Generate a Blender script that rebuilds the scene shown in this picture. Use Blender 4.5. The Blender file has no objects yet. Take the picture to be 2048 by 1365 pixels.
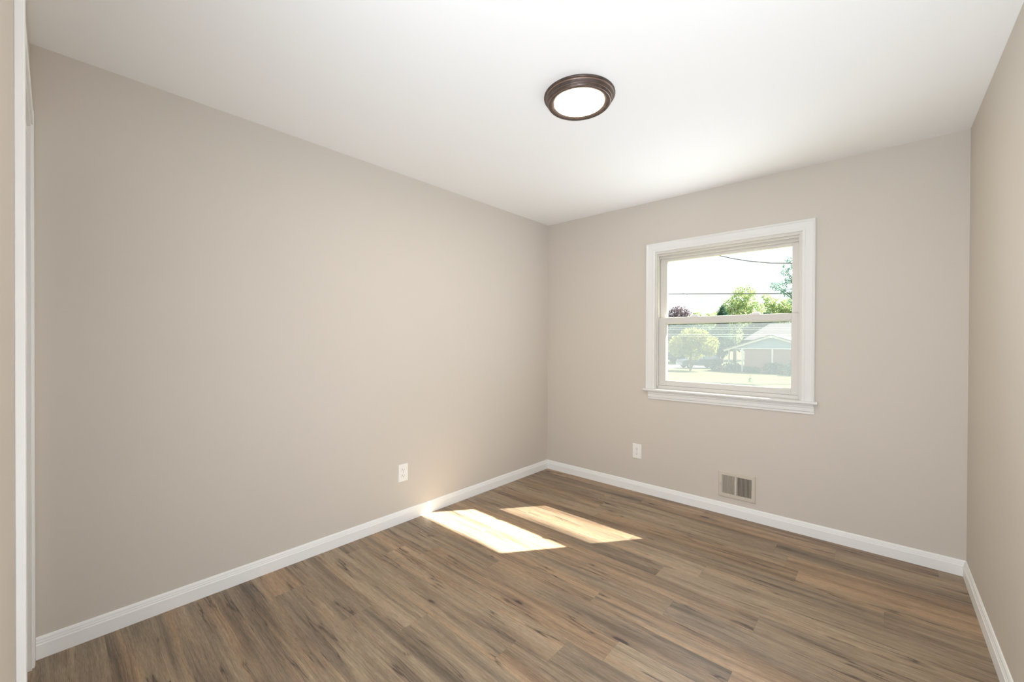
import bpy, bmesh, math, random
from mathutils import Vector, Matrix

S = bpy.context.scene
COL = S.collection

# ------------------------------------------------------------------ camera
cd = bpy.data.cameras.new('camera')
cam = bpy.data.objects.new('camera', cd); COL.objects.link(cam)
cd.sensor_fit = 'HORIZONTAL'; cd.sensor_width = 36.0
cd.lens = 823.3084 / 2048 * 36.0
cd.shift_y = (688.2182 - 682.5) / 2048
cd.clip_start = 0.01; cd.clip_end = 500
cam.location = (2.5003, -3.3268, 1.2738)
YAW, PITCH, ROLL = 0.7311, -0.0057, 0.004
f_ = Vector((-math.sin(YAW), math.cos(YAW), 0)); r_ = Vector((math.cos(YAW), math.sin(YAW), 0)); u_ = Vector((0, 0, 1))
fw = f_ * math.cos(PITCH) + u_ * math.sin(PITCH)
up = u_ * math.cos(PITCH) - f_ * math.sin(PITCH)
rt = r_ * math.cos(ROLL) + up * math.sin(ROLL)
up2 = up * math.cos(ROLL) - r_ * math.sin(ROLL)
m3 = Matrix((rt, up2, -fw)).transposed()
cam.rotation_mode = 'QUATERNION'
cam.rotation_quaternion = m3.to_quaternion()
S.camera = cam

# ------------------------------------------------------------------ exposure, sky, sun, fill lamps
vs = S.view_settings
vs.view_transform = 'Standard'; vs.look = 'None'; vs.gamma = 1.0; vs.use_curve_mapping = False
vs.exposure = 0.0
S.cycles.diffuse_bounces = 8
S.cycles.transparent_max_bounces = 24

SKY = 1.8
SUN = 40.0
LAMP = 77.0
HALL_FILL = 71.0
WIN_FILL = 8.0

w = bpy.data.worlds.new('sky'); S.world = w; w.use_nodes = True
bg = w.node_tree.nodes['Background']
bg.inputs['Color'].default_value = (0.90, 0.96, 1.0, 1); bg.inputs['Strength'].default_value = SKY

sd = bpy.data.lights.new('sun', 'SUN'); sd.energy = SUN; sd.angle = 0.0093; sd.color = (1.0, 0.93, 0.82)
sun = bpy.data.objects.new('sun', sd); COL.objects.link(sun)
sun.rotation_mode = 'QUATERNION'
sun.rotation_quaternion = Vector((-0.636, -0.84, -1.0)).to_track_quat('-Z', 'Y')
sun.location = (8, 14, 16)

def area(name, loc, direction, sx, sy, energy, color):
    d = bpy.data.lights.new(name, 'AREA'); d.shape = 'RECTANGLE'; d.size = sx; d.size_y = sy
    d.energy = energy; d.color = color
    o = bpy.data.objects.new(name, d); COL.objects.link(o); o.location = loc
    o.rotation_mode = 'QUATERNION'; o.rotation_quaternion = Vector(direction).to_track_quat('-Z', 'Z')
    return o
# added fill lamp in the unseen doorway behind the camera, brightening the room
hall = area('hall_fill', (2.43, -3.56, 0.80), (-0.8, 1, 0.9), 0.70, 1.3, HALL_FILL, (0.89, 1.0, 1.12))

# added lamp floating unseen inside the window, boosting its daylight
winl = area('window_fill', (1.606, -0.26, 1.46), (-0.3, -1, 0.3), 0.84, 0.92, WIN_FILL, (0.91, 1.0, 1.14))
# ------------------------------------------------------------------ helpers
def tag(o, label=None, cat=None, group=None, kind=None):
    if label: o['label'] = label
    if cat: o['category'] = cat
    if group: o['group'] = group
    if kind: o['kind'] = kind
    return o

def empty(name, loc=(0, 0, 0), rz=0, label=None, cat=None, group=None, kind=None):
    o = bpy.data.objects.new(name, None); COL.objects.link(o); o.location = loc; o.rotation_euler = (0, 0, rz)
    o.empty_display_size = 0.05
    return tag(o, label, cat, group, kind)

def obj(name, bm, mat, parent=None, smooth=False, bevel=0, seg=2, **kw):
    bmesh.ops.recalc_face_normals(bm, faces=bm.faces)
    me = bpy.data.meshes.new(name); bm.to_mesh(me); bm.free()
    for m in (mat if isinstance(mat, (list, tuple)) else [mat]): me.materials.append(m)
    if smooth:
        for p in me.polygons: p.use_smooth = True
    o = bpy.data.objects.new(name, me); COL.objects.link(o)
    if parent: o.parent = parent
    if bevel:
        b = o.modifiers.new('bevel', 'BEVEL'); b.width = bevel; b.segments = seg; b.limit_method = 'ANGLE'; b.angle_limit = 0.6
    return tag(o, **kw)

def box(bm, x0, x1, y0, y1, z0, z1, mi=0):
    v = [bm.verts.new((x, y, z)) for x in (x0, x1) for y in (y0, y1) for z in (z0, z1)]
    for q in ((0, 1, 3, 2), (4, 6, 7, 5), (0, 4, 5, 1), (2, 3, 7, 6), (0, 2, 6, 4), (1, 5, 7, 3)):
        bm.faces.new([v[i] for i in q]).material_index = mi
    return v

def newbm(*boxes):
    bm = bmesh.new()
    for b in boxes: box(bm, *b)
    return bm

def loft(bm, rings, caps=True, closed=True):
    vs_ = [[bm.verts.new(p) for p in r] for r in rings]
    n = len(rings[0])
    for a, b in zip(vs_[:-1], vs_[1:]):
        for i in range(n if closed else n - 1):
            j = (i + 1) % n
            bm.faces.new((a[i], a[j], b[j], b[i]))
    if caps:
        bm.faces.new(vs_[0]); bm.faces.new(vs_[-1][::-1])
    return bm

def lathe(bm, prof, n=64, z0=0, mi=None, cx=0, cy=0):
    rings = []
    for r, z in prof:
        rings.append([bm.verts.new((cx + r * math.cos(2 * math.pi * i / n), cy + r * math.sin(2 * math.pi * i / n), z0 + z)) for i in range(n)])
    for k, (a, b) in enumerate(zip(rings[:-1], rings[1:])):
        for i in range(n):
            j = (i + 1) % n
            fa = bm.faces.new((a[i], a[j], b[j], b[i])); fa.smooth = True
            if mi: fa.material_index = mi[k]
    return rings

def tube(bm, pts, radii, n=8):
    rings = []
    for i, p in enumerate(pts):
        p = Vector(p)
        d = (Vector(pts[min(i + 1, len(pts) - 1)]) - Vector(pts[max(i - 1, 0)])).normalized()
        a = d.orthogonal().normalized() if abs(d.z) > 0.9 else d.cross(Vector((0, 0, 1))).normalized()
        b = d.cross(a)
        r = radii[i] if isinstance(radii, (list, tuple)) else radii
        rings.append([p + (a * math.cos(2 * math.pi * k / n) + b * math.sin(2 * math.pi * k / n)) * r for k in range(n)])
    return loft(bm, rings)

# ------------------------------------------------------------------ materials
def mat(name):
    m = bpy.data.materials.new(name); m.use_nodes = True
    nt = m.node_tree; return m, nt, nt.nodes['Principled BSDF'], nt.nodes['Material Output']

def N(nt, t, **kw):
    n = nt.nodes.new(t)
    for k, v in kw.items():
        if k.startswith('_'): setattr(n, k[1:], v)
    return n

def paint(name, col, rough=0.6, vary=0.03, scale=3.0, bump=0.0, bscale=350, spec=0.35, tint=None):
    """painted surface: faint tonal noise and roller stipple"""
    m, nt, b, out = mat(name)
    tc = N(nt, 'ShaderNodeTexCoord'); no = N(nt, 'ShaderNodeTexNoise')
    no.inputs['Scale'].default_value = scale; no.inputs['Detail'].default_value = 3
    nt.links.new(tc.outputs['Object'], no.inputs['Vector'])
    mx = N(nt, 'ShaderNodeMix', _data_type='RGBA')
    t = tint or [c * (1 - vary) for c in col]
    mx.inputs[6].default_value = (*[c * (1 + vary * 0.5) for c in col], 1)
    mx.inputs[7].default_value = (*t, 1)
    nt.links.new(no.outputs['Fac'], mx.inputs[0]); nt.links.new(mx.outputs[2], b.inputs['Base Color'])
    b.inputs['Roughness'].default_value = rough; b.inputs['Specular IOR Level'].default_value = spec
    if bump:
        n2 = N(nt, 'ShaderNodeTexNoise'); n2.inputs['Scale'].default_value = bscale
        nt.links.new(tc.outputs['Object'], n2.inputs['Vector'])
        bp = N(nt, 'ShaderNodeBump'); bp.inputs['Strength'].default_value = bump; bp.inputs['Distance'].default_value = 0.001
        nt.links.new(n2.outputs['Fac'], bp.inputs['Height']); nt.links.new(bp.outputs['Normal'], b.inputs['Normal'])
    return m

WALLC = (0.62, 0.57, 0.51)
M_wall = paint('beige_wall_paint', WALLC, 0.65, 0.03, 1.3, 0.15, 260, 0.25)
M_ceil = paint('white_ceiling_paint', (0.88, 0.88, 0.875), 0.8, 0.015, 1.0, 0.1, 200, 0.2)
M_trim = paint('white_trim_paint', (0.85, 0.85, 0.84), 0.5, 0.02, 6.0, 0.05, 90, 0.35)
M_trim_dim = paint('white_trim_paint_dimmed', (0.76, 0.755, 0.74), 0.5, 0.02, 6.0, 0.05, 90, 0.35)  # same trim paint, base colour dimmed to stand in for weaker light
M_vinyl = paint('off_white_window_vinyl', (0.66, 0.635, 0.60), 0.4, 0.03, 8.0, 0, 0, 0.4)
M_plate = paint('white_outlet_plastic', (0.84, 0.83, 0.80), 0.3, 0.01, 20, 0, 0, 0.5)
M_dark = paint('dark_slot', (0.06, 0.05, 0.045), 0.7, 0.1, 20)
M_duct_shade = paint('duct_shade_paint', (0.13, 0.11, 0.09), 0.6, 0.2, 30)  # recess shade painted as a dark colour on a flat sheet
M_grille = paint('beige_painted_steel', (0.60, 0.54, 0.46), 0.45, 0.03, 8)
M_steel = paint('screw_steel', (0.6, 0.58, 0.55), 0.35, 0.05, 30)

def metal_bronze():
    m, nt, b, out = mat('oil_rubbed_bronze')
    tc = N(nt, 'ShaderNodeTexCoord'); no = N(nt, 'ShaderNodeTexNoise'); no.inputs['Scale'].default_value = 40; no.inputs['Detail'].default_value = 5
    nt.links.new(tc.outputs['Object'], no.inputs['Vector'])
    cr = N(nt, 'ShaderNodeValToRGB'); cr.color_ramp.elements[0].position = 0.3; cr.color_ramp.elements[0].color = (0.075, 0.055, 0.048, 1)
    cr.color_ramp.elements[1].position = 0.75; cr.color_ramp.elements[1].color = (0.14, 0.105, 0.09, 1)
    nt.links.new(no.outputs['Fac'], cr.inputs['Fac']); nt.links.new(cr.outputs['Color'], b.inputs['Base Color'])
    b.inputs['Metallic'].default_value = 0.55; b.inputs['Roughness'].default_value = 0.42
    return m
M_bronze = metal_bronze()
M_copper = paint('rubbed_copper_edge', (0.40, 0.27, 0.20), 0.4, 0.1, 30)
M_copper.node_tree.nodes['Principled BSDF'].inputs['Metallic'].default_value = 0.6

def emit(name, col, strength):
    m, nt, b, out = mat(name)
    b.inputs['Base Color'].default_value = (0.9, 0.9, 0.88, 1)
    b.inputs['Emission Color'].default_value = (*col, 1); b.inputs['Emission Strength'].default_value = strength
    return m
M_diff = emit('lit_diffuser', (1.08, 0.94, 0.72), LAMP)

def glass():
    m, nt, b, out = mat('window_glass'); nt.nodes.remove(b)
    t = N(nt, 'ShaderNodeBsdfTransparent'); t.inputs['Color'].default_value = (0.95, 0.97, 0.96, 1)
    g = N(nt, 'ShaderNodeBsdfGlossy'); g.inputs['Roughness'].default_value = 0.0
    mx = N(nt, 'ShaderNodeMixShader'); mx.inputs[0].default_value = 0.010
    nt.links.new(t.outputs[0], mx.inputs[1]); nt.links.new(g.outputs[0], mx.inputs[2])
    nt.links.new(mx.outputs[0], out.inputs['Surface'])
    return m
M_glass = glass()

def screen_mesh():
    """fine insect screen: part see-through, its fibres catch the sun"""
    m, nt, b, out = mat('insect_screen_mesh'); nt.nodes.remove(b)
    t = N(nt, 'ShaderNodeBsdfTransparent')
    d = N(nt, 'ShaderNodeBsdfDiffuse'); d.inputs['Color'].default_value = (0.178, 0.198, 0.218, 1)
    tr = N(nt, 'ShaderNodeBsdfTranslucent'); tr.inputs['Color'].default_value = (0.174, 0.194, 0.216, 1)
    a = N(nt, 'ShaderNodeMixShader'); a.inputs[0].default_value = 0.75
    nt.links.new(d.outputs[0], a.inputs[1]); nt.links.new(tr.outputs[0], a.inputs[2])
    tc = N(nt, 'ShaderNodeTexCoord'); no = N(nt, 'ShaderNodeTexNoise'); no.inputs['Scale'].default_value = 6; no.inputs['Detail'].default_value = 2
    nt.links.new(tc.outputs['Object'], no.inputs['Vector'])
    mr = N(nt, 'ShaderNodeMapRange'); mr.inputs[3].default_value = 0.33; mr.inputs[4].default_value = 0.38
    nt.links.new(no.outputs['Fac'], mr.inputs[0])
    mx = N(nt, 'ShaderNodeMixShader')
    nt.links.new(mr.outputs[0], mx.inputs[0]); nt.links.new(t.outputs[0], mx.inputs[1]); nt.links.new(a.outputs[0], mx.inputs[2])
    nt.links.new(mx.outputs[0], out.inputs['Surface'])
    return m
M_screen = screen_mesh()

def leaf(name, c1, c2, trans=0.55):
    m, nt, b, out = mat(name); nt.nodes.remove(b)
    oi = N(nt, 'ShaderNodeTexCoord'); no = N(nt, 'ShaderNodeTexNoise'); no.inputs['Scale'].default_value = 2.5; no.inputs['Detail'].default_value = 4
    nt.links.new(oi.outputs['Object'], no.inputs['Vector'])
    cr = N(nt, 'ShaderNodeValToRGB'); cr.color_ramp.elements[0].position = 0.35; cr.color_ramp.elements[1].position = 0.65
    cr.color_ramp.elements[0].color = (*c1, 1); cr.color_ramp.elements[1].color = (*c2, 1)
    nt.links.new(no.outputs['Fac'], cr.inputs['Fac'])
    d = N(nt, 'ShaderNodeBsdfDiffuse'); t = N(nt, 'ShaderNodeBsdfTranslucent'); mx = N(nt, 'ShaderNodeMixShader'); mx.inputs[0].default_value = trans
    nt.links.new(cr.outputs[0], d.inputs[0]); nt.links.new(cr.outputs[0], t.inputs[0])
    nt.links.new(d.outputs[0], mx.inputs[1]); nt.links.new(t.outputs[0], mx.inputs[2]); nt.links.new(mx.outputs[0], out.inputs[0])
    return m

def floor_mat():
    m, nt, b, out = mat('oak_look_plank'); L = nt.links.new
    uv = N(nt, 'ShaderNodeUVMap'); uv.uv_map = 'grain'
    uve = N(nt, 'ShaderNodeUVMap'); uve.uv_map = 'edge'
    at = N(nt, 'ShaderNodeAttribute'); at.attribute_name = 'plank'
    sepa = N(nt, 'ShaderNodeSeparateColor'); L(at.outputs['Color'], sepa.inputs[0])

    def mapped(sx, sy, off=0.0, src=None):
        mp = N(nt, 'ShaderNodeMapping'); mp.inputs['Scale'].default_value = (sx, sy, 1); mp.inputs['Location'].default_value = (off, off * 1.7, 0)
        L(src or uv.outputs[0], mp.inputs[0]); return mp.outputs[0]

    def noise(vec, detail=4, rough=0.55, dist=0.0, scale=1.0):
        n = N(nt, 'ShaderNodeTexNoise'); n.inputs['Scale'].default_value = scale; n.inputs['Detail'].default_value = detail
        n.inputs['Roughness'].default_value = rough; n.inputs['Distortion'].default_value = dist
        L(vec, n.inputs['Vector']); return n.outputs['Fac']

    def math_(op, a, c=None, clamp=False):
        n = N(nt, 'ShaderNodeMath', _operation=op); n.use_clamp = clamp
        for i, v in enumerate((a, c)):
            if v is None: continue
            if isinstance(v, (int, float)): n.inputs[i].default_value = v
            else: L(v, n.inputs[i])
        return n.outputs[0]

    def rng(v, a, c, d=0.0, e=1.0, smooth=True):
        n = N(nt, 'ShaderNodeMapRange'); n.interpolation_type = 'SMOOTHSTEP' if smooth else 'LINEAR'
        for i, k in enumerate((a, c, d, e)): n.inputs[i + 1].default_value = k
        L(v, n.inputs[0]); return n.outputs[0]

    def mix(fac, a, c, blend='MIX'):
        n = N(nt, 'ShaderNodeMix', _data_type='RGBA', _blend_type=blend)
        if isinstance(fac, (int, float)): n.inputs[0].default_value = fac
        else: L(fac, n.inputs[0])
        for i, v in ((6, a), (7, c)):
            if isinstance(v, tuple): n.inputs[i].default_value = (*v, 1)
            else: L(v, n.inputs[i])
        return n.outputs[2]

    # a gentle wobble of the grain lines along the plank
    wob = noise(mapped(1.6, 5.0, 3.1), 2)
    cmb = N(nt, 'ShaderNodeCombineXYZ'); L(math_('MULTIPLY', math_('SUBTRACT', wob, 0.5), 0.028), cmb.inputs[1])
    va = N(nt, 'ShaderNodeVectorMath', _operation='ADD'); L(uv.outputs[0], va.inputs[0]); L(cmb.outputs[0], va.inputs[1])
    g = va.outputs[0]

    broad = math_('ADD', math_('MULTIPLY', noise(mapped(0.9, 17, 0.0, g), 5, 0.62, 0.2), 0.66), math_('MULTIPLY', noise(mapped(0.8, 6, 17.0, g), 3, 0.5, 0.1), 0.34))
    hue = noise(mapped(0.8, 14, 9.0, g), 4, 0.55, 0.1)
    mid = noise(mapped(3.0, 105, 5.0, g), 5, 0.65)
    fine = noise(mapped(22, 420, 2.0, g), 4, 0.7)
    cr = N(nt, 'ShaderNodeValToRGB'); e = cr.color_ramp.elements
    e[0].position = 0.32; e[0].color = (0.172, 0.126, 0.088, 1)
    e[1].position = 0.70; e[1].color = (0.50, 0.370, 0.248, 1)
    k = e.new(0.44); k.color = (0.312, 0.230, 0.157, 1)
    k = e.new(0.54); k.color = (0.415, 0.303, 0.200, 1)
    # plank to plank difference shifts the ramp
    shift = math_('MULTIPLY', math_('SUBTRACT', sepa.outputs[0], 0.5), 0.10)
    L(math_('ADD', broad, shift), cr.inputs['Fac'])
    grey = mix(1.0, cr.outputs[0], (0.90, 0.94, 0.98), 'MULTIPLY')
    warm = mix(1.0, cr.outputs[0], (1.05, 0.98, 0.93), 'MULTIPLY')
    c = mix(rng(math_('ADD', hue, math_('MULTIPLY', math_('SUBTRACT', sepa.outputs[1], 0.5), 0.25)), 0.36, 0.62), grey, warm)
    c = mix(rng(mid, 0.32, 0.68, 0.0, 1.0), mix(1.0, c, (0.82, 0.81, 0.80), 'MULTIPLY'), mix(1.0, c, (1.10, 1.10, 1.10), 'MULTIPLY'))
    c = mix(rng(fine, 0.35, 0.65, 0.0, 1.0), mix(1.0, c, (0.74, 0.73, 0.72), 'MULTIPLY'), mix(1.0, c, (1.10, 1.10, 1.10), 'MULTIPLY'))
    # smoky streaks along the grain
    st = noise(mapped(1.3, 22, 41.0, g), 5, 0.6, 0.2)
    c = mix(rng(st, 0.54, 0.70, 0.0, 0.75), c, mix(1.0, c, (0.50, 0.49, 0.50), 'MULTIPLY'))
    # cathedral figure
    wv = N(nt, 'ShaderNodeTexWave'); wv.bands_direction = 'Y'; wv.inputs['Scale'].default_value = 1.0; wv.inputs['Distortion'].default_value = 9.0
    wv.inputs['Detail'].default_value = 2.0; wv.inputs['Detail Scale'].default_value = 0.7
    L(mapped(2.2, 26, 1.0, g), wv.inputs['Vector'])
    figm = rng(noise(mapped(1.3, 5, 21.0), 2), 0.52, 0.66)
    c = mix(math_('MULTIPLY', rng(wv.outputs['Fac'], 0.5, 0.95), math_('MULTIPLY', figm, 0.45)), c, mix(1.0, c, (0.62, 0.58, 0.54), 'MULTIPLY'))
    # long dark cracks
    cn = noise(mapped(1.1, 17, 14.0, g), 4, 0.55, 0.2)
    line = rng(math_('ABSOLUTE', math_('SUBTRACT', cn, 0.5)), 0.0, 0.017, 1.0, 0.0)
    cm = rng(noise(mapped(2.4, 11, 33.0), 2), 0.50, 0.62)
    crack = math_('MULTIPLY', line, cm)
    halo = math_('MULTIPLY', rng(math_('ABSOLUTE', math_('SUBTRACT', cn, 0.5)), 0.0, 0.065, 1.0, 0.0), cm)
    c = mix(math_('MULTIPLY', halo, 0.55), c, (0.15, 0.105, 0.075))
    c = mix(math_('MULTIPLY', crack, 0.85), c, (0.05, 0.035, 0.028))
    # knots: drawn-out dark spots
    vo = N(nt, 'ShaderNodeTexVoronoi'); vo.inputs['Scale'].default_value = 1.0; vo.inputs['Randomness'].default_value = 1.0
    wob2 = noise(mapped(30, 70, 4.0), 2)
    L(mapped(2.6, 8.0, 6.0, g), vo.inputs['Vector'])
    sepv = N(nt, 'ShaderNodeSeparateColor'); L(vo.outputs['Color'], sepv.inputs[0])
    pick = rng(sepv.outputs[0], 0.52, 0.54)
    dist = math_('ADD', vo.outputs['Distance'], math_('MULTIPLY', math_('SUBTRACT', wob2, 0.5), 0.09))
    size = math_('ADD', math_('MULTIPLY', sepv.outputs[1], 0.08), 0.042)
    rel = math_('DIVIDE', dist, size)
    core = math_('MULTIPLY', rng(rel, 0.5, 1.2, 1.0, 0.0), pick)
    ring = math_('MULTIPLY', rng(rel, 0.8, 3.6, 1.0, 0.0), pick)
    c = mix(math_('MULTIPLY', ring, 0.5), c, (0.17, 0.115, 0.08))
    c = mix(math_('MULTIPLY', core, 0.9), c, (0.045, 0.033, 0.03))
    # hairline joint between planks
    se = N(nt, 'ShaderNodeSeparateXYZ'); L(uve.outputs[0], se.inputs[0])
    ed = math_('MINIMUM', se.outputs[0], se.outputs[1])
    c = mix(rng(ed, 0.0, 0.0014, 0.28, 0.0), c, (0.07, 0.05, 0.04))
    L(c, b.inputs['Base Color'])
    L(rng(mid, 0.2, 0.8, 0.36, 0.52, False), b.inputs['Roughness'])
    b.inputs['Specular IOR Level'].default_value = 0.5
    bp = N(nt, 'ShaderNodeBump'); bp.inputs['Strength'].default_value = 0.12; bp.inputs['Distance'].default_value = 0.001
    L(math_('SUBTRACT', fine, math_('MULTIPLY', crack, 0.8)), bp.inputs['Height']); L(bp.outputs[0], b.inputs['Normal'])
    return m
M_floor = floor_mat()

# ------------------------------------------------------------------ room shell
W, H = 2.8545, 2.44
YN = -3.3865          # face of the near wall, just behind the camera
WT = 0.15             # outer wall thickness

def build_floor():
    """planks run left-right; every plank is one face with its own grain origin"""
    rng = random.Random(7)
    bm = bmesh.new(); guv = bm.loops.layers.uv.new('grain'); euv = bm.loops.layers.uv.new('edge')
    pl = bm.loops.layers.color.new('plank')
    PW, PL = 0.146, 1.22
    seams = {0: 2.165, -1: 2.519, -4: 2.088, -5: 1.748, -6: 1.445, -8: 1.68, -11: 0.935, -12: 0.686, -9: 0.30, -7: 0.86}
    ytop = -0.553
    for k in range(-30, 6):
        y1 = ytop + PW * k; y0 = y1 - PW
        if y0 > 0.02 or y1 < -4.8: continue
        y1 = min(y1, 0.02); y0c = y0
        sx = seams.get(k, rng.uniform(0, PL))
        x = sx - PL * 4
        while x < 3.3:
            xa, xb = max(x, -0.02), min(x + PL, 3.25)
            if xb > xa:
                ox, oy = rng.uniform(0, 80), rng.uniform(0, 80)
                vals = [rng.random(), rng.random(), rng.random(), 1]
                pts = [(xa, y0c), (xb, y0c), (xb, y1), (xa, y1)]
                # a 4-way split keeps the distance to each edge exact
                cx_, cy_ = (xa + xb) / 2, (y0c + y1) / 2
                for (p0, p1, p2, p3) in (((xa, y0c), (cx_, y0c), (cx_, cy_), (xa, cy_)), ((cx_, y0c), (xb, y0c), (xb, cy_), (cx_, cy_)),
                                         ((cx_, cy_), (xb, cy_), (xb, y1), (cx_, y1)), ((xa, cy_), (cx_, cy_), (cx_, y1), (xa, y1))):
                    f = bm.faces.new([bm.verts.new((px, py, 0)) for px, py in (p0, p1, p2, p3)])
                    for l in f.loops:
                        vx, vy = l.vert.co.x, l.vert.co.y
                        l[guv].uv = (vx - x + ox, vy - y0 + oy)
                        l[euv].uv = (min(vx - xa, xb - vx), min(vy - y0c, y1 - vy))
                        l[pl] = vals
            x += PL
    box(bm, -0.02, 3.25, -4.8, 0.02, -0.06, -0.004)
    return obj('floor', bm, M_floor, kind='structure')
build_floor()

obj('ceiling', newbm((-0.15, 3.4, -4.9, WT, H, H + 0.12)), M_ceil, kind='structure')
obj('wall_left', newbm((-0.15, 0, YN - 0.9, 0, -0.06, H)), M_wall, kind='structure')
obj('wall_right', newbm((W, W + 0.15, YN, 0, -0.06, H)), M_wall, kind='structure')
# window opening in the back wall
OX0, OX1, OZ0, OZ1 = 1.100, 2.112, 0.880, 2.018
obj('wall_back', newbm((-0.15, OX0, 0, WT, -1.7, H), (OX1, W + 0.15, 0, WT, -1.7, H),
                       (OX0, OX1, 0, WT, -1.7, OZ0), (OX0, OX1, 0, WT, OZ1, H)), M_wall, kind='structure')
# near wall: closet opening at the left, entry doorway behind the camera
CX0, CX1, CZ = 0.060, 0.945, 2.105
DX0, DX1, DZ = 2.05, 2.82, 2.05
NT = 0.11
obj('wall_front', newbm((0, CX0, YN - NT, YN, -0.06, H), (CX0, CX1, YN - NT, YN, CZ, H), (CX1, DX0, YN - NT, YN, -0.06, H),
                        (DX0, DX1, YN - NT, YN, DZ, H), (DX1, 3.2, YN - NT, YN, -0.06, H)), M_wall, kind='structure')
obj('wall_closet', newbm((0.0, 1.6, YN - 0.9, YN - 0.8, -0.06, H), (1.5, 1.6, YN - 0.8, YN - NT, -0.06, H)), M_ceil, kind='structure')
obj('wall_hall', newbm((1.6, 3.2, -4.8, -4.7, -0.06, H), (3.2, 3.3, -4.8, YN, -0.06, H)), M_wall, kind='structure')

# baseboards: moulded profile swept along each wall with mitred corners
BB = [(0, 0), (.014, 0), (.014, .056), (.0125, .059), (.0110, .060), (.0108, .066), (.0090, .069), (.0080, .077), (.0045, .0835), (0, .085)]
def base(name, a, b, n, ma=0, mb=0):
    """a, b = wall line ends; n = inward normal; ma / mb = mitre factor at each end"""
    a, b, n = Vector((*a, 0)), Vector((*b, 0)), Vector((*n, 0)); d = (b - a).normalized()
    bm = bmesh.new()
    loft(bm, [[a + n * t + d * t * ma + Vector((0, 0, z)) for t, z in BB], [b + n * t - d * t * mb + Vector((0, 0, z)) for t, z in BB]])
    return obj(name, bm, M_trim, kind='structure')
base('baseboard_left', (0, YN + 0.012), (0, 0), (1, 0), 0, 1)
base('baseboard_back', (0, 0), (W, 0), (0, -1), 1, 1)
base('baseboard_right', (W, 0), (W, YN), (-1, 0), 1, 0)
base('baseboard_front', (1.005, YN), (DX0, YN), (0, 1), 0, 0)

# closet door casing on the near wall (seen edge-on at the left of the picture)
bm = bmesh.new()
box(bm, 0.003, CX0 + 0.004, YN, YN + 0.0100, 0, 2.163)
box(bm, 0.010, CX0 - 0.006, YN + 0.0100, YN + 0.0112, 0, 2.160)
box(bm, CX0 + 0.004, 1.0025, YN, YN + 0.0100, CZ - 0.004, 2.1625)
trim = obj('trim_1', bm, M_trim, kind='structure')
bm = newbm((0.941, 1.003, YN, YN + 0.0163, 0, 2.163)); obj('casing', bm, M_trim, trim, bevel=0.002)
bm = newbm((CX0, CX0 + 0.018, YN - NT, YN + 0.004, 0, CZ), (CX1 - 0.018, CX1, YN - NT, YN + 0.004, 0, CZ),
           (CX0 + 0.018, CX1 - 0.018, YN - NT, YN + 0.004, CZ - 0.018, CZ), (CX0 + 0.018, CX0 + 0.028, YN - 0.06, YN - 0.012, 0, CZ - 0.018),
           (CX0 + 0.018, CX1 - 0.018, YN - 0.05, YN - 0.006, CZ - 0.050, CZ - 0.018))
obj('jamb', bm, M_trim, trim, bevel=0.001)

# ------------------------------------------------------------------ window
win = empty('window_1', ((OX0 + OX1) / 2, 0, OZ0), kind='structure')
WX, WZ = (OX0 + OX1) / 2, OZ0
def wbm(*boxes):
    return newbm(*[(x0 - WX, x1 - WX, y0, y1, z0 - WZ, z1 - WZ) for x0, x1, y0, y1, z0, z1 in boxes])
# moulded casing: back band outside, flat, bead inside
cx0, cx1, cz1, ci0, ci1, cz_in, sz = 1.033, 2.178, 2.088, 1.104, 2.108, 2.014, 0.888
CP = [(0.0, 0.0), (0.0, .017), (.006, .0195), (.012, .017), (.016, .0135), (.040, .012), (.052, .0105), (.056, .013), (.064, .012), (.071, .008), (.071, 0.0)]
bm = bmesh.new()
rings = []
for (ox, oz, dx, dz) in ((cx0, sz, 1, 0), (cx0, cz1, 1, -1), (cx1, cz1, -1, -1), (cx1, sz, -1, 0)):
    rings.append([(ox + dx * t - WX, -h, oz + dz * t - WZ) for t, h in CP])
loft(bm, rings); obj('window_casing', bm, M_trim_dim, win)
# stool with rounded nose and horns
ST = [(0.034, -.020), (-.028, -.020), (-.034, -.016), (-.0365, -.010), (-.034, -.003), (-.028, 0.0), (0.034, 0.0)]
bm = bmesh.new(); loft(bm, [[(x - WX, y, sz + z - WZ) for y, z in ST] for x in (1.014, 2.197)]); obj('window_sill', bm, M_trim_dim, win, bevel=0.002)
AP = [(0, 0), (-.020, 0), (-.020, -.006), (-.016, -.012), (-.015, -.020), (-.012, -.026), (-.012, -.046), (-.008, -.052), (-.008, -.064), (0, -.064)]
bm = bmesh.new(); loft(bm, [[(x + (s * y * 0.5) - WX, y, sz - .020 + z - WZ) for y, z in AP] for x, s in ((1.047, -1), (2.182, 1))]); obj('window_apron', bm, M_trim_dim, win)
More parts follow.
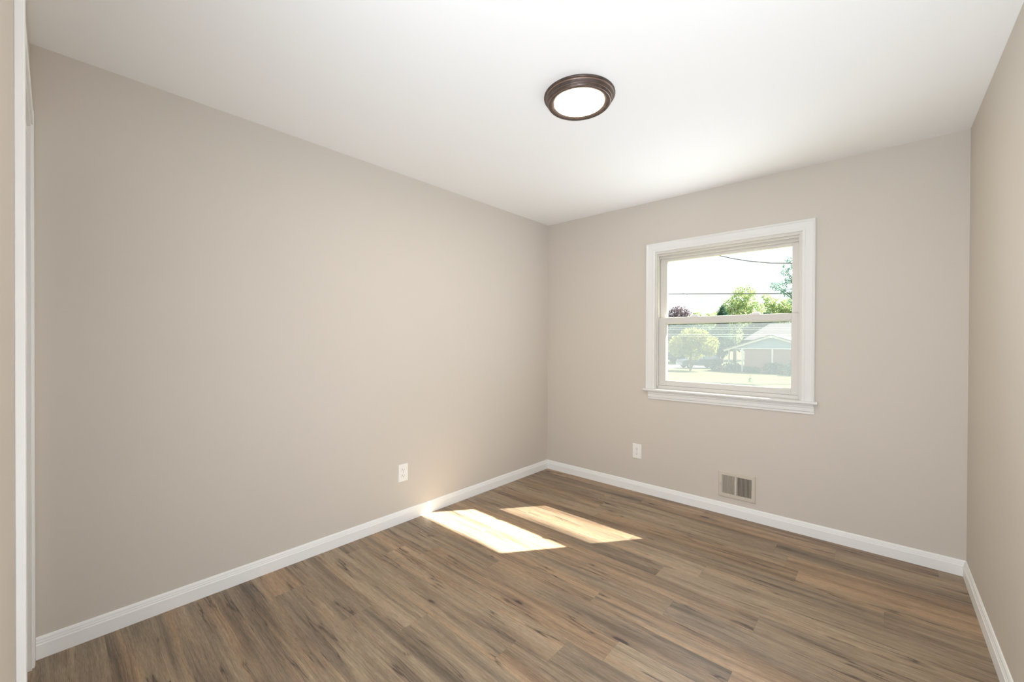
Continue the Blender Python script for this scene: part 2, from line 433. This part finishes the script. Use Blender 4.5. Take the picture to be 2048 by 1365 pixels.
# jamb liner and blind stops
fx0, fx1, fz0, fz1 = OX0, OX1, OZ0, OZ1
obj('window_frame', wbm((fx0, fx0 + .018, 0, .15, fz0, fz1), (fx1 - .018, fx1, 0, .15, fz0, fz1), (fx0 + .018, fx1 - .018, 0, .15, fz1 - .020, fz1), (fx0, fx1, .034, .16, fz0, fz0 + .036),
    (fx0 + .018, fx0 + .026, .012, .030, fz0 + .03, fz1 - .02), (fx1 - .026, fx1 - .018, .012, .030, fz0 + .03, fz1 - .02), (fx0 + .018, fx1 - .018, .020, .034, fz1 - .034, fz1 - .02),
    (fx0 + .018, fx1 - .018, .050, .072, fz1 - .052, fz1 - .02)), M_vinyl, win, bevel=0.0015)
def sash(name, x0, x1, z0, z1, y0, y1, gx0, gx1, gz0, gz1, parent=win):
    o = obj(name, wbm((x0, gx0, y0, y1, z0, z1), (gx1, x1, y0, y1, z0, z1), (gx0, gx1, y0, y1, z0, gz0), (gx0, gx1, y0, y1, gz1, z1)), M_vinyl, parent, bevel=0.002)
    ym = (y0 + y1) / 2
    obj('pane', wbm((gx0 - .003, gx1 + .003, ym - .002, ym + .002, gz0 - .003, gz1 + .003)), M_glass, o)
    return o
up_s = sash('upper_sash', 1.122, 2.090, 1.445, 1.985, .075, .104, 1.176, 2.040, 1.478, 1.942)
lo_s = sash('lower_sash', 1.122, 2.090, .917, 1.475, .036, .066, 1.182, 2.043, .958, 1.430)
for lx in (1.402, 1.822):
    b2 = wbm((lx - .035, lx + .035, .040, .064, 1.475, 1.482), (lx - .018, lx + .030, .042, .060, 1.482, 1.492))
    obj('sash_lock', b2, M_trim, lo_s, bevel=0.003)
scr = obj('screen_frame', wbm((1.116, 1.160, .122, .134, .916, 1.480), (2.050, 2.096, .122, .134, .916, 1.480), (1.160, 2.050, .122, .134, .916, .934), (1.160, 2.050, .122, .134, 1.424, 1.480)), M_vinyl, win)
obj('screen_mesh', wbm((1.158, 2.052, .1275, .1285, .932, 1.426)), M_screen, scr)

# ------------------------------------------------------------------ ceiling lamp
lamp = empty('ceiling_light', (1.4245, -1.6565, H), label='round flush ceiling light with dark bronze stepped rim and glowing white disc', cat='ceiling light')
bm = bmesh.new()
prof = [(.166, 0), (.1668, -.004), (.1655, -.0075), (.1625, -.0090), (.1605, -.0098), (.1598, -.0112), (.1590, -.0095), (.1575, -.0105), (.1565, -.0120), (.1555, -.0130), (.1540, -.0250), (.1530, -.0275), (.1518, -.0282), (.1505, -.0270), (.1495, -.0310), (.1480, -.0350), (.1455, -.0378), (.1440, -.0384), (.1420, -.0388), (.1330, -.0385), (.1230, -.0360), (.1165, -.0325)]
mi = [0, 0, 0, 0, 1, 0, 0, 1, 0, 0, 0, 1, 0, 0, 0, 0, 1, 0, 0, 0, 0]
lathe(bm, prof, 96, 0, mi)
obj('rim', bm, [M_bronze, M_copper], lamp, label='dark bronze stepped rim with thin copper edges')
bm = bmesh.new(); lathe(bm, [(.1170, -.0325), (.106, -.0345), (.08, -.0358), (.04, -.0365), (.0005, -.0367)], 96)
obj('diffuser', bm, M_diff, lamp, label='glowing white round diffuser')

# ------------------------------------------------------------------ outlets (built facing -y, then turned)
def make_outlet(loc, rz, label):
    t = empty('wall_outlet', loc, rz, label, 'outlet', 'duplex outlets low on the walls')
    bm = bmesh.new()
    rings = []
    for (w2, h2, y) in ((.039, .0615, 0), (.039, .0615, -.003), (.0365, .059, -.0055)):
        rings.append([(-w2, y, -h2), (w2, y, -h2), (w2, y, h2), (-w2, y, h2)])
    loft(bm, rings); obj('cover_plate', bm, M_plate, t)
    for zc in (.0205, -.0205):
        bm = bmesh.new()
        prof = []
        for k in range(24):
            a = 2 * math.pi * k / 24
            x, z = .0172 * math.cos(a), .0172 * math.sin(a)
            prof.append((x, max(-.0140, min(.0140, z))))
        loft(bm, [[(x, -.0050, zc + z) for x, z in prof], [(x, -.0072, zc + z) for x, z in prof], [(x * .94, -.0080, zc + z * .94) for x, z in prof]])
        r = obj('receptacle', bm, M_plate, t)
        bm = bmesh.new()
        box(bm, -.0072, -.0054, -.0084, -.0070, zc - .001, zc + .0078); box(bm, .0054, .0072, -.0084, -.0070, zc, zc + .0070)
        loft(bm, [[(.0027 * math.cos(a * math.pi / 6), y, zc - .0070 + .0027 * math.sin(a * math.pi / 6)) for a in range(12)] for y in (-.0070, -.0084)])
        obj('slots', bm, M_dark, r)
    bm = bmesh.new(); loft(bm, [[(.0032 * math.cos(a * math.pi / 6), y, .0032 * math.sin(a * math.pi / 6)) for a in range(12)] for y in (-.0050, -.0066)])
    obj('screw', bm, M_steel, t)
    return t
make_outlet((0.0, -1.684, .3475), math.pi / 2, 'white outlet plate on the long blank wall left of the sun patch')
make_outlet((.956, 0.0, .3435), 0, 'cream white outlet plate low on the window wall beside the corner')

# ------------------------------------------------------------------ wall register
reg = empty('wall_register', (1.7225, 0, .224), label='beige painted metal heating register with vertical fins under the window', cat='register')
bm = bmesh.new()
def frame_ring(bm, steps):
    rings = [[(-a, y, -b), (a, y, -b), (a, y, b), (-a, y, b)] for a, b, y in steps]
    loft(bm, rings, caps=False)
frame_ring(bm, [(.1225, .095, 0), (.1215, .094, -.005), (.118, .0905, -.0085), (.0990, .0690, -.0085), (.0955, .0665, -.006), (.0955, .0665, -.001)])
obj('register_frame', bm, M_grille, reg)
obj('duct_shade', newbm((-.097, .097, -.0012, -.0006, -.068, .068)), M_duct_shade, reg, label='flat dark sheet painted as the shaded recess behind the fins')
obj('center_bar', newbm((-.0065 - .004, .0065 - .004, -.0095, -.001, -.0668, .0668)), M_grille, reg)
for s, xs, tilt in ((0, [-.0915 + i * .0080 for i in range(11)], 0.9), (1, [.0075 + i * .0083 for i in range(11)], -0.9)):
    for x in xs:
        bm = bmesh.new()
        dx = .0042 * math.sin(tilt) * (1 if s == 0 else 1)
        x0, x1 = x - dx * .5, x + dx * .5
        ring = [(x0 - .0008, -.0085), (x0 + .0008, -.0085), (x1 + .0008, -.0022), (x1 - .0008, -.0022)]
        loft(bm, [[(px, py, -.0668) for px, py in ring], [(px, py, .0668) for px, py in ring]])
        obj('fin', bm, M_grille, reg)
lv = obj('damper_lever', newbm((-.1075, -.1025, -.016, -.008, -.010, .004), (-.1030, -.1010, -.0095, -.008, -.004, .012)), M_grille, reg, bevel=0.001)
for sx in (-.110, .110):
    bm = bmesh.new(); loft(bm, [[(sx + .0028 * math.cos(a * math.pi / 5), y, -.03 * (1 if sx > 0 else -1) * (1 if sx > 0 else 0) + .0028 * math.sin(a * math.pi / 5)) for a in range(10)] for y in (-.0080, -.0095)])
    if sx > 0: obj('screw', bm, M_grille, reg)
    else: bm.free()

# ------------------------------------------------------------------ outdoors
ZG = -1.6
M_lawn = paint('mown_grass', (0.125, 0.138, 0.066), 0.9, 0.2, 1.2, spec=0.1)
M_road = paint('light_grey_asphalt', (0.45, 0.44, 0.42), 0.85, 0.08, 2.0)  # even light grey, the road's own colour
M_brick = paint('pinkish_brick', (0.36, 0.25, 0.21), 0.85, 0.12, 8.0)
M_siding = paint('blue_grey_siding', (0.34, 0.42, 0.50), 0.6, 0.05, 3.0)
M_white = paint('white_exterior_paint', (0.80, 0.80, 0.78), 0.5, 0.04, 3.0)
M_roof = paint('light_grey_shingles', (0.16, 0.145, 0.15), 0.9, 0.12, 5.0)
M_bark = paint('bark', (0.14, 0.105, 0.08), 0.9, 0.25, 5.0)
M_car = paint('dark_blue_grey_car_paint', (0.07, 0.085, 0.12), 0.3, 0.05, 2.0, spec=0.6)
M_carglass = paint('tinted_car_glass', (0.10, 0.13, 0.18), 0.08, 0.05, 2.0, spec=0.8)
M_tyre = paint('tyre_rubber', (0.03, 0.03, 0.03), 0.8, 0.1, 10)
M_hub = paint('alloy_wheel', (0.55, 0.55, 0.57), 0.35, 0.05, 10)
M_red = paint('tail_lamp_red', (0.35, 0.04, 0.03), 0.3, 0.05, 10)
M_cable = paint('weathered_cable', (0.10, 0.10, 0.10), 0.7, 0.1, 10)
M_wire = paint('bright_aluminium_wire', (0.85, 0.85, 0.85), 0.4, 0.05, 10)

bm = bmesh.new(); f = bm.faces.new([bm.verts.new(p) for p in ((-120, 0.2, ZG), (100, 0.2, ZG), (100, 160, ZG), (-120, 160, ZG))])
obj('lawn', bm, M_lawn, kind='structure')
# road strip running past the car
dv, nv = Vector((0.744, 0.668, 0)), Vector((-0.668, 0.744, 0)); c0 = Vector((2.5, -3.33, 0))
def rd(u, d, z=ZG): p = c0 + dv * u + nv * d; return Vector((p.x, p.y, z))
bm = bmesh.new()
loft(bm, [[rd(u, 44.4, ZG - .05), rd(u, 51.5, ZG - .05), rd(u, 51.5, ZG + .02), rd(u, 44.4, ZG + .02)] for u in (-10, 22.6)])
obj('street', bm, M_road, kind='structure')

def blob_tree(name, label, cat, base, blobs, Y, leafmat, size, count, seed, trunk=0.12, depth=0.9, group=None, stems=1):
    """crown = many small leaves over overlapping clumps; trunk and boughs below"""
    rnd = random.Random(seed)
    bx, by = base
    t = empty(name, (bx, by, ZG), label=label, cat=cat, group=group)
    bm = bmesh.new()
    tot = sum(b[2] ** 2 for b in blobs)
    for (x, z, r) in blobs:
        yc = Y + rnd.uniform(-.35, .35) * r
        for _ in range(max(12, int(count * r * r / tot))):
            while True:
                v = Vector((rnd.uniform(-1, 1), rnd.uniform(-1, 1), rnd.uniform(-1, 1)))
                if 0.05 < v.length < 1: break
            v = v.normalized() * (v.length ** 0.45) * (1 + rnd.gauss(0, .10))
            p = Vector((x - bx + v.x * r, yc - by + v.y * r * depth, z - ZG + v.z * r))
            n = (v + Vector((rnd.gauss(0, .6), rnd.gauss(0, .6), rnd.gauss(0, .6)))).normalized()
            a = n.orthogonal().normalized(); a.rotate(Matrix.Rotation(rnd.uniform(0, 6.28), 3, n)); b = n.cross(a)
            s = size * rnd.uniform(.6, 1.3)
            bm.faces.new([bm.verts.new(p + q) for q in (a * s, b * s * .55, -a * s, -b * s * .55)])
    me = obj('crown', bm, leafmat, t)
    if trunk:
        bm = bmesh.new()
        zt = sum(b[1] for b in blobs) / len(blobs) - ZG
        cxm = sum(b[0] * b[2] for b in blobs) / sum(b[2] for b in blobs) - bx
        tube(bm, [(0, 0, -.02), (cxm * .15, 0, zt * .35), (cxm * .6, Y - by, zt * .7), (cxm, Y - by, zt)], [trunk * 1.2, trunk, trunk * .75, trunk * .4])
        for (x, z, r) in blobs[:12]:
            tube(bm, [(cxm * .4, (Y - by) * .6, zt * .55), ((cxm * .4 + x - bx) / 2, Y - by, (zt * .6 + z - ZG) / 2), (x - bx, Y - by, z - ZG)], [trunk * .34, trunk * .22, trunk * .08], 6)
        obj('trunk', bm, M_bark, t)
    return t

L_yel = leaf('yellow_green_leaves', (0.26, 0.32, 0.10), (0.52, 0.48, 0.12))
L_mid = leaf('fresh_green_leaves', (0.22, 0.34, 0.20), (0.55, 0.60, 0.30))
L_dark = leaf('dark_green_leaves', (0.04, 0.085, 0.06), (0.08, 0.15, 0.10), 0.3)
L_blue = leaf('blue_green_leaves', (0.15, 0.25, 0.23), (0.27, 0.41, 0.35), 0.35)
L_plum = leaf('plum_leaves', (0.13, 0.11, 0.13), (0.28, 0.22, 0.25), 0.3)

blob_tree('shade_tree', 'small round yellow-green tree standing on the lawn in front of the parked car', 'tree', (-11.79, 39.55),
          [(-11.48, 1.52, 1.00), (-12.76, 1.01, 1.02), (-10.20, 1.03, 0.98), (-12.12, 1.93, 0.71), (-10.82, 1.92, 0.69), (-11.62, 0.52, 1.11), (-10.06, 0.45, 0.64), (-13.11, 0.49, 0.72), (-11.49, 2.38, 0.40), (-13.7, .7, .6)],
          39.6, L_yel, .10, 9000, 1, .11)
blob_tree('deciduous_tree', 'tall bright green tree rising above the meeting rail in mid view', 'tree', (-13.3, 62.8),
          [(-12.69, 7.42, 1.44), (-13.87, 6.63, 1.32), (-11.42, 6.99, 1.14), (-12.83, 8.74, 0.79), (-11.12, 8.38, 0.64), (-14.67, 5.94, 1.03), (-10.48, 6.02, 0.98), (-12.68, 5.26, 1.88), (-11.74, 9.14, 0.43), (-16.02, 2.78, 1.65), (-14.31, 2.40, 1.84), (-16.38, 4.66, 0.90)],
          62.8, L_mid, .145, 7500, 2, .22)
blob_tree('conifer', 'small dark pointed conifer left of the tall bright green tree', 'tree', (-13.55, 57.3),
          [(-13.56, 6.09, 0.18), (-13.56, 5.68, 0.37), (-13.54, 5.09, 0.62), (-13.54, 4.36, 0.95), (-13.54, 3.19, 0.98), (-13.54, 1.87, 0.98)], 57.3, L_dark, .13, 3500, 3, .15)
blob_tree('bushy_tree', 'rounded green tree behind the grey house roof at right', 'tree', (-10.2, 77),
          [(-11.43, 8.03, 1.01), (-10.01, 7.36, 1.32), (-11.78, 6.62, 1.34), (-8.62, 7.05, 1.47), (-10.70, 5.90, 1.67), (-12.01, 8.91, 0.67), (-8.94, 5.02, 2.05), (-6.88, 6.28, 1.97), (-5.03, 6.98, 1.85)], 77, L_mid, .17, 6500, 4, .2)
blob_tree('tall_tree', 'tall blue-green tree whose thin outer branches show at the right window edge', 'tree', (-0.2, 33),
          [(-2.62, 7.40, 0.26), (-2.80, 6.49, 0.29), (-2.54, 5.92, 0.37), (-3.16, 5.42, 0.45), (-2.69, 5.00, 0.44), (-3.55, 5.56, 0.30), (-2.38, 4.43, 0.33), (-1.79, 5.84, 0.74), (-1.78, 4.75, 0.73), (-2.99, 7.00, 0.15), (-2.46, 6.82, 0.22), (-0.74, 6.67, 1.33), (-0.22, 5.20, 1.25), (0.36, 7.26, 1.18)], 33, L_blue, .075, 6500, 5, .2)
blob_tree('plum_tree', 'dusky purple-leaved tree at the far left of the window view', 'tree', (-25.6, 75),
          [(-26.30, 7.00, 1.13), (-25.01, 6.76, 1.12), (-26.96, 6.27, 1.14), (-24.20, 6.17, 0.92), (-26.01, 4.55, 1.88), (-24.18, 3.58, 1.85), (-26.93, 2.68, 1.70), (-28.6, 5.4, 1.6), (-28.8, 3.4, 1.8), (-22.6, 3.0, 1.4)], 75, L_plum, .18, 5500, 6, .2)
blob_tree('hedgerow_tree', 'low pale green treetops between the purple tree and the conifer', 'tree', (-26.5, 92),
          [(-27.84, 7.14, 1.00), (-25.75, 6.63, 0.98), (-24.02, 6.89, 0.97), (-29.44, 6.31, 1.12), (-27.30, 5.14, 1.99), (-24.21, 4.85, 1.73), (-29.5, 4.5, 1.8), (-22.2, 5.2, 1.6), (-25.8, 3, 2.0)], 92, L_mid, .22, 5000, 7, .2)
blob_tree('dark_tree', 'dark bluish tree behind the left end of the house roof', 'tree', (-13.0, 68.5),
          [(-13.98, 3.25, 1.41), (-12.60, 3.62, 1.40), (-14.67, 1.29, 1.42), (-12.92, 1.30, 1.23), (-11.58, 3.98, 1.16), (-10.45, 4.57, 1.21), (-13.37, 5.30, 1.33), (-13.84, 6.51, 0.84)], 68.5, L_dark, .22, 6000, 8, .18)
blob_tree('understory_tree', 'dark green thicket behind the small yellow-green tree and the parked car', 'tree', (-14.5, 52.5),
          [(-13.9, 0.97, 1.1), (-12.9, 0.38, 1.1), (-17.9, 0.30, 1.3), (-18.2, 1.58, 1.2), (-12.2, 0.99, 1.1), (-15.5, .6, 1.5), (-15.5, 2.2, 1.3), (-19.5, 1, 1.5), (-13.4, 2.2, 1.0), (-17.2, 2.9, 1.2), (-19.3, 2.9, 1.3), (-14.2, -.4, 1.1), (-16.4, -.5, 1.2), (-18.6, -.5, 1.1)], 54, L_dark, .22, 7000, 9, .15)

# shrubs
def shrub(label, x, y, blobs, m, seed, size=.09, count=700):
    return blob_tree('shrub', label, 'shrub', (x, y), blobs, y, m, size, count, seed, trunk=.03, group='shrubs around the brick house')
shrub('dark rounded shrub beside the rear of the parked car', -9.9, 41.0, [(-9.75, -1.12, .52), (-10.2, -1.0, .38)], L_dark, 21)
shrub('dark shrub between the two left porch posts', -8.3, 40.85, [(-8.12, -1.14, .52), (-8.7, -1.2, .46)], L_dark, 22)
shrub('wide low shrub at the foot of the brick wall right of the second porch post', -6.5, 41.0, [(-6.95, -1.45, .40), (-6.35, -1.42, .38)], L_dark, 23)
shrub('tall dark shrub under the white downpipe', -4.9, 40.8, [(-5.2, -1.15, .56), (-4.55, -1.10, .60)], L_dark, 24)
shrub('dark shrub at the right window edge by the brick wall', -3.2, 39.4, [(-3.45, -1.1, .50), (-2.9, -1.0, .55), (-3.1, -.6, .4)], L_dark, 25)

# flowering plant on the lawn
fp = empty('garden_plant', (-4.42, 29.9, ZG), label='small pale flowering plant alone on the sunny lawn', cat='plant')
rnd = random.Random(5); bm = bmesh.new(); bm2 = bmesh.new()
for i in range(90):
    a, r, h = rnd.uniform(0, 6.28), rnd.uniform(0, .16), rnd.uniform(.02, .34)
    p = Vector((r * math.cos(a), r * math.sin(a), h)); q = Vector((rnd.gauss(0, 1), rnd.gauss(0, 1), rnd.gauss(0, 1))).normalized() * .07; s = q.orthogonal().normalized() * .025
    bm.faces.new([bm.verts.new(p + v) for v in (q, s, -q, -s)])
for i in range(40):
    a, r, h = rnd.uniform(0, 6.28), rnd.uniform(0, .10), rnd.uniform(.28, .58)
    p = Vector((r * math.cos(a), r * math.sin(a), h)); q = Vector((rnd.gauss(0, 1), rnd.gauss(0, 1), rnd.gauss(0, 1))).normalized() * .05; s = q.orthogonal().normalized() * .04
    bm2.faces.new([bm2.verts.new(p + v) for v in (q, s, -q, -s)])
obj('foliage', bm, L_mid, fp); obj('flowers', bm2, leaf('cream_petals', (.6, .5, .3), (.7, .6, .45)), fp, label='cream flowers')

# house across the lawn
HY = 41.76
hs = empty('house', (-5.2, HY, ZG), label='low brick house with blue-grey gable, white porch posts and grey roof', cat='house')
hx = lambda x: x + 5.2
hz = lambda z: z - ZG
obj('brick_wall', newbm((hx(-7.5), hx(-2.7), .25, 9.0, 0, hz(.72))), M_brick, hs)
PX, PZ, EL, ER, EZ = hx(-5.22), hz(1.97), hx(-9.32), hx(-1.12), hz(.55)
bm = bmesh.new()
loft(bm, [[(EL + .1, y, hz(.70)), (PX, y, PZ - .12), (ER - .1, y, hz(.70))] for y in (.20, .34)])
obj('gable', bm, M_siding, hs, label='blue-grey gable siding')
obj('beam', newbm((EL + .25, ER - .2, .16, .36, hz(.64), hz(.74))), M_white, hs)
bm = bmesh.new()
for (a, b) in (((EL, EZ), (PX, PZ)), ((PX, PZ), (ER, EZ))):
    loft(bm, [[(a[0], y, a[1]), (b[0], y, b[1]), (b[0], y, b[1] - .2), (a[0], y, a[1] - .2)] for y in (-.02, .08)])
obj('bargeboard', bm, M_white, hs, label='white bargeboards')
bm = bmesh.new()
for (a, b) in (((EL - .1, EZ + .02), (PX, PZ + .06)), ((PX, PZ + .06), (ER + .1, EZ + .02))):
    loft(bm, [[(a[0], y, a[1]), (b[0], y, b[1]), (b[0], y, b[1] - .07), (a[0], y, a[1] - .07)] for y in (-.10, 10)])
obj('gable_roof', bm, M_roof, hs)
for px, py in ((-9.12, 1.2), (-7.65, 0.05), (-2.8, 0.05), (-1.4, .05)):
    obj('porch_post', newbm((hx(px) - .07, hx(px) + .07, py, py + .14, 0, hz(.66))), M_white, hs, label='white porch post')
obj('downpipe', newbm((hx(-5.20), hx(-5.06), .13, .25, hz(-1.3), hz(.66))), M_white, hs, label='white downpipe')
obj('finial', newbm((PX - .10, PX + .10, -.08, .06, PZ - .30, PZ + .10)), M_white, hs)
# main block behind with hipped roof
obj('rear_wall', newbm((hx(-7.6), hx(6.5), 9.0, 15.5, 0, hz(1.5))), M_brick, hs)
bm = bmesh.new()
e = [(hx(-9.1), 6.6, hz(1.55)), (hx(8), 6.6, hz(1.55)), (hx(8), 16.5, hz(1.55)), (hx(-9.1), 16.5, hz(1.55))]
rg = [(hx(-7.0), 9.6, hz(3.42)), (hx(5.5), 9.6, hz(3.42))]
ev = [bm.verts.new(p) for p in e]; rv = [bm.verts.new(p) for p in rg]
bm.faces.new((ev[0], ev[1], rv[1], rv[0])); bm.faces.new((ev[1], ev[2], rv[1])); bm.faces.new((ev[2], ev[3], rv[0], rv[1])); bm.faces.new((ev[3], ev[0], rv[0])); bm.faces.new(ev)
obj('hip_roof', bm, M_roof, hs)

# parked car, side-on to the view, bonnet to the left
def car():
    t = empty('car', (-12.5, 44.25, ZG + .02), math.atan2(.668, .744), 'dark blue-grey hatchback parked beyond the small yellow-green tree', 'car')
    side = [(-2.12, .32), (-2.16, .66), (-2.04, .86), (-1.10, 1.00), (-.52, 1.45), (.10, 1.58), (1.30, 1.57), (1.80, 1.38), (2.06, 1.02), (2.12, .66), (2.06, .32)]
    bm = bmesh.new(); rings = []
    for yy, sc in ((-.86, .93), (-.90, 1.0), (-.45, 1.02), (.45, 1.02), (.90, 1.0), (.86, .93)):
        ring = []
        for x, z in side:
            tuck = .0 if z < .97 else (z - .97) * .35
            y = yy - math.copysign(tuck, yy)
            ring.append((x * (sc if z < 1 else 1), y, .30 + (z - .30) * sc))
        rings.append(ring)
    loft(bm, rings)
    body = obj('body', bm, M_car, t, smooth=False, bevel=.04)
    for s in (-1, 1):
        for (xs, nm) in (([(-.98, 1.0), (-.48, 1.37), (.14, 1.48), (.14, 1.0)], 'side_window'), ([(.22, 1.0), (.22, 1.48), (1.24, 1.47), (1.66, 1.30), (1.72, 1.03)], 'side_window')):
            bm = bmesh.new()
            def pt(x, z, o): return (x, s * (.905 - (z - .97) * .35 + o), z)
            loft(bm, [[pt(x, z, -.03) for x, z in xs], [pt(x, z, .012) for x, z in xs]])
            obj(nm, bm, M_carglass, body)
    bm = bmesh.new(); loft(bm, [[(-1.08, y, 1.03), (-.54, y * .85, 1.435), (-.56, y * .85, 1.455), (-1.11, y, 1.04)] for y in (-.74, .74)]); obj('windscreen', bm, M_carglass, body)
    bm = bmesh.new(); loft(bm, [[(1.82, y * .85, 1.37), (2.04, y, 1.06), (2.08, y, 1.07), (1.86, y * .85, 1.39)] for y in (-.74, .74)]); obj('rear_window', bm, M_carglass, body)
    for s in (-1, 1): obj('tail_lamp', newbm((1.99, 2.13, s * .72 - .14, s * .72 + .14, .84, 1.0)), M_red, body)
    for x in (-1.32, 1.34):
        for s in (-1, 1):
            bm = bmesh.new(); rings = []
            for y, r in ((-.11, .26), (-.10, .33), (.10, .33), (.11, .26)):
                rings.append([(x + r * math.cos(k * math.pi / 12), s * .83 + y, .33 + r * math.sin(k * math.pi / 12)) for k in range(24)])
            loft(bm, rings); wl = obj('wheel', bm, M_tyre, t)
            bm = bmesh.new(); loft(bm, [[(x + .21 * math.cos(k * math.pi / 10), s * .83 + s * y, .33 + .21 * math.sin(k * math.pi / 10)) for k in range(20)] for y in (.09, .118)])
            obj('hubcap', bm, M_hub, wl)
car()

# overhead lines
def cable(label, pts, r, m, seg=24, sag=0.0):
    pts = [Vector(p) for p in pts]; out = []
    n = len(pts) - 1
    for i in range(n):
        for k in range(seg // n): out.append(pts[i].lerp(pts[i + 1], k / (seg // n)))
    out.append(pts[-1])
    L = len(out) - 1
    out = [p - Vector((0, 0, sag * 4 * (i / L) * (1 - i / L))) for i, p in enumerate(out)]
    bm = bmesh.new(); tube(bm, out, r, 6)
    return obj('overhead_cable', bm, m, label=label, cat='cable', group='overhead lines outside the window', smooth=True)
cable('twisted dark service cable sloping across the top right of the upper pane', [(-12.00, 25, 11.360), (-10.00, 25, 9.638), (-8.00, 25, 8.233), (-6.60, 25, 7.437), (-5.26, 25, 6.820), (-4.40, 25, 6.499), (-3.48, 25, 6.220), (-2.40, 25, 5.978), (-1.34, 25, 5.830), (0.00, 25, 5.770), (2.00, 25, 5.944), (4.00, 25, 6.435)], .030, M_cable)
cable('thick dark level cable crossing the middle of the upper pane', [(-30, 36, 7.1), (-12.64, 36, 5.88), (-2.82, 36, 5.19), (12, 36, 4.2)], .048, M_cable)
cable('thin pale line just above the thick level cable', [(-34, 50, 9.5), (-16.75, 50, 8.42), (-4.72, 50, 7.42), (12, 50, 6.1)], .022, M_wire)
cable('thin faint wire slanting down to the tall bright green tree', [(-18, 34, 8.6), (-11.78, 34, 6.11), (-7.58, 34, 4.34), (-4.6, 34, 3.3)], .012, M_cable)
for lab, zl, zr in (('bright wire just under the meeting rail, uppermost of the four', 2.68, 2.57), ('bright wire just under the meeting rail, second of the four', 2.49, 2.39),
                    ('bright wire level with the yellow tree top, third of the four', 2.05, 1.97), ('bright wire level with the yellow tree top, lowest of the four', 1.86, 1.79)):
    sl = (zr - zl) / 6.05
    cable(lab, [(-28, 37, zl - sl * 15), (-13, 37, zl), (-6.95, 37, zr), (6, 37, zr + sl * 13)], .018, M_wire)
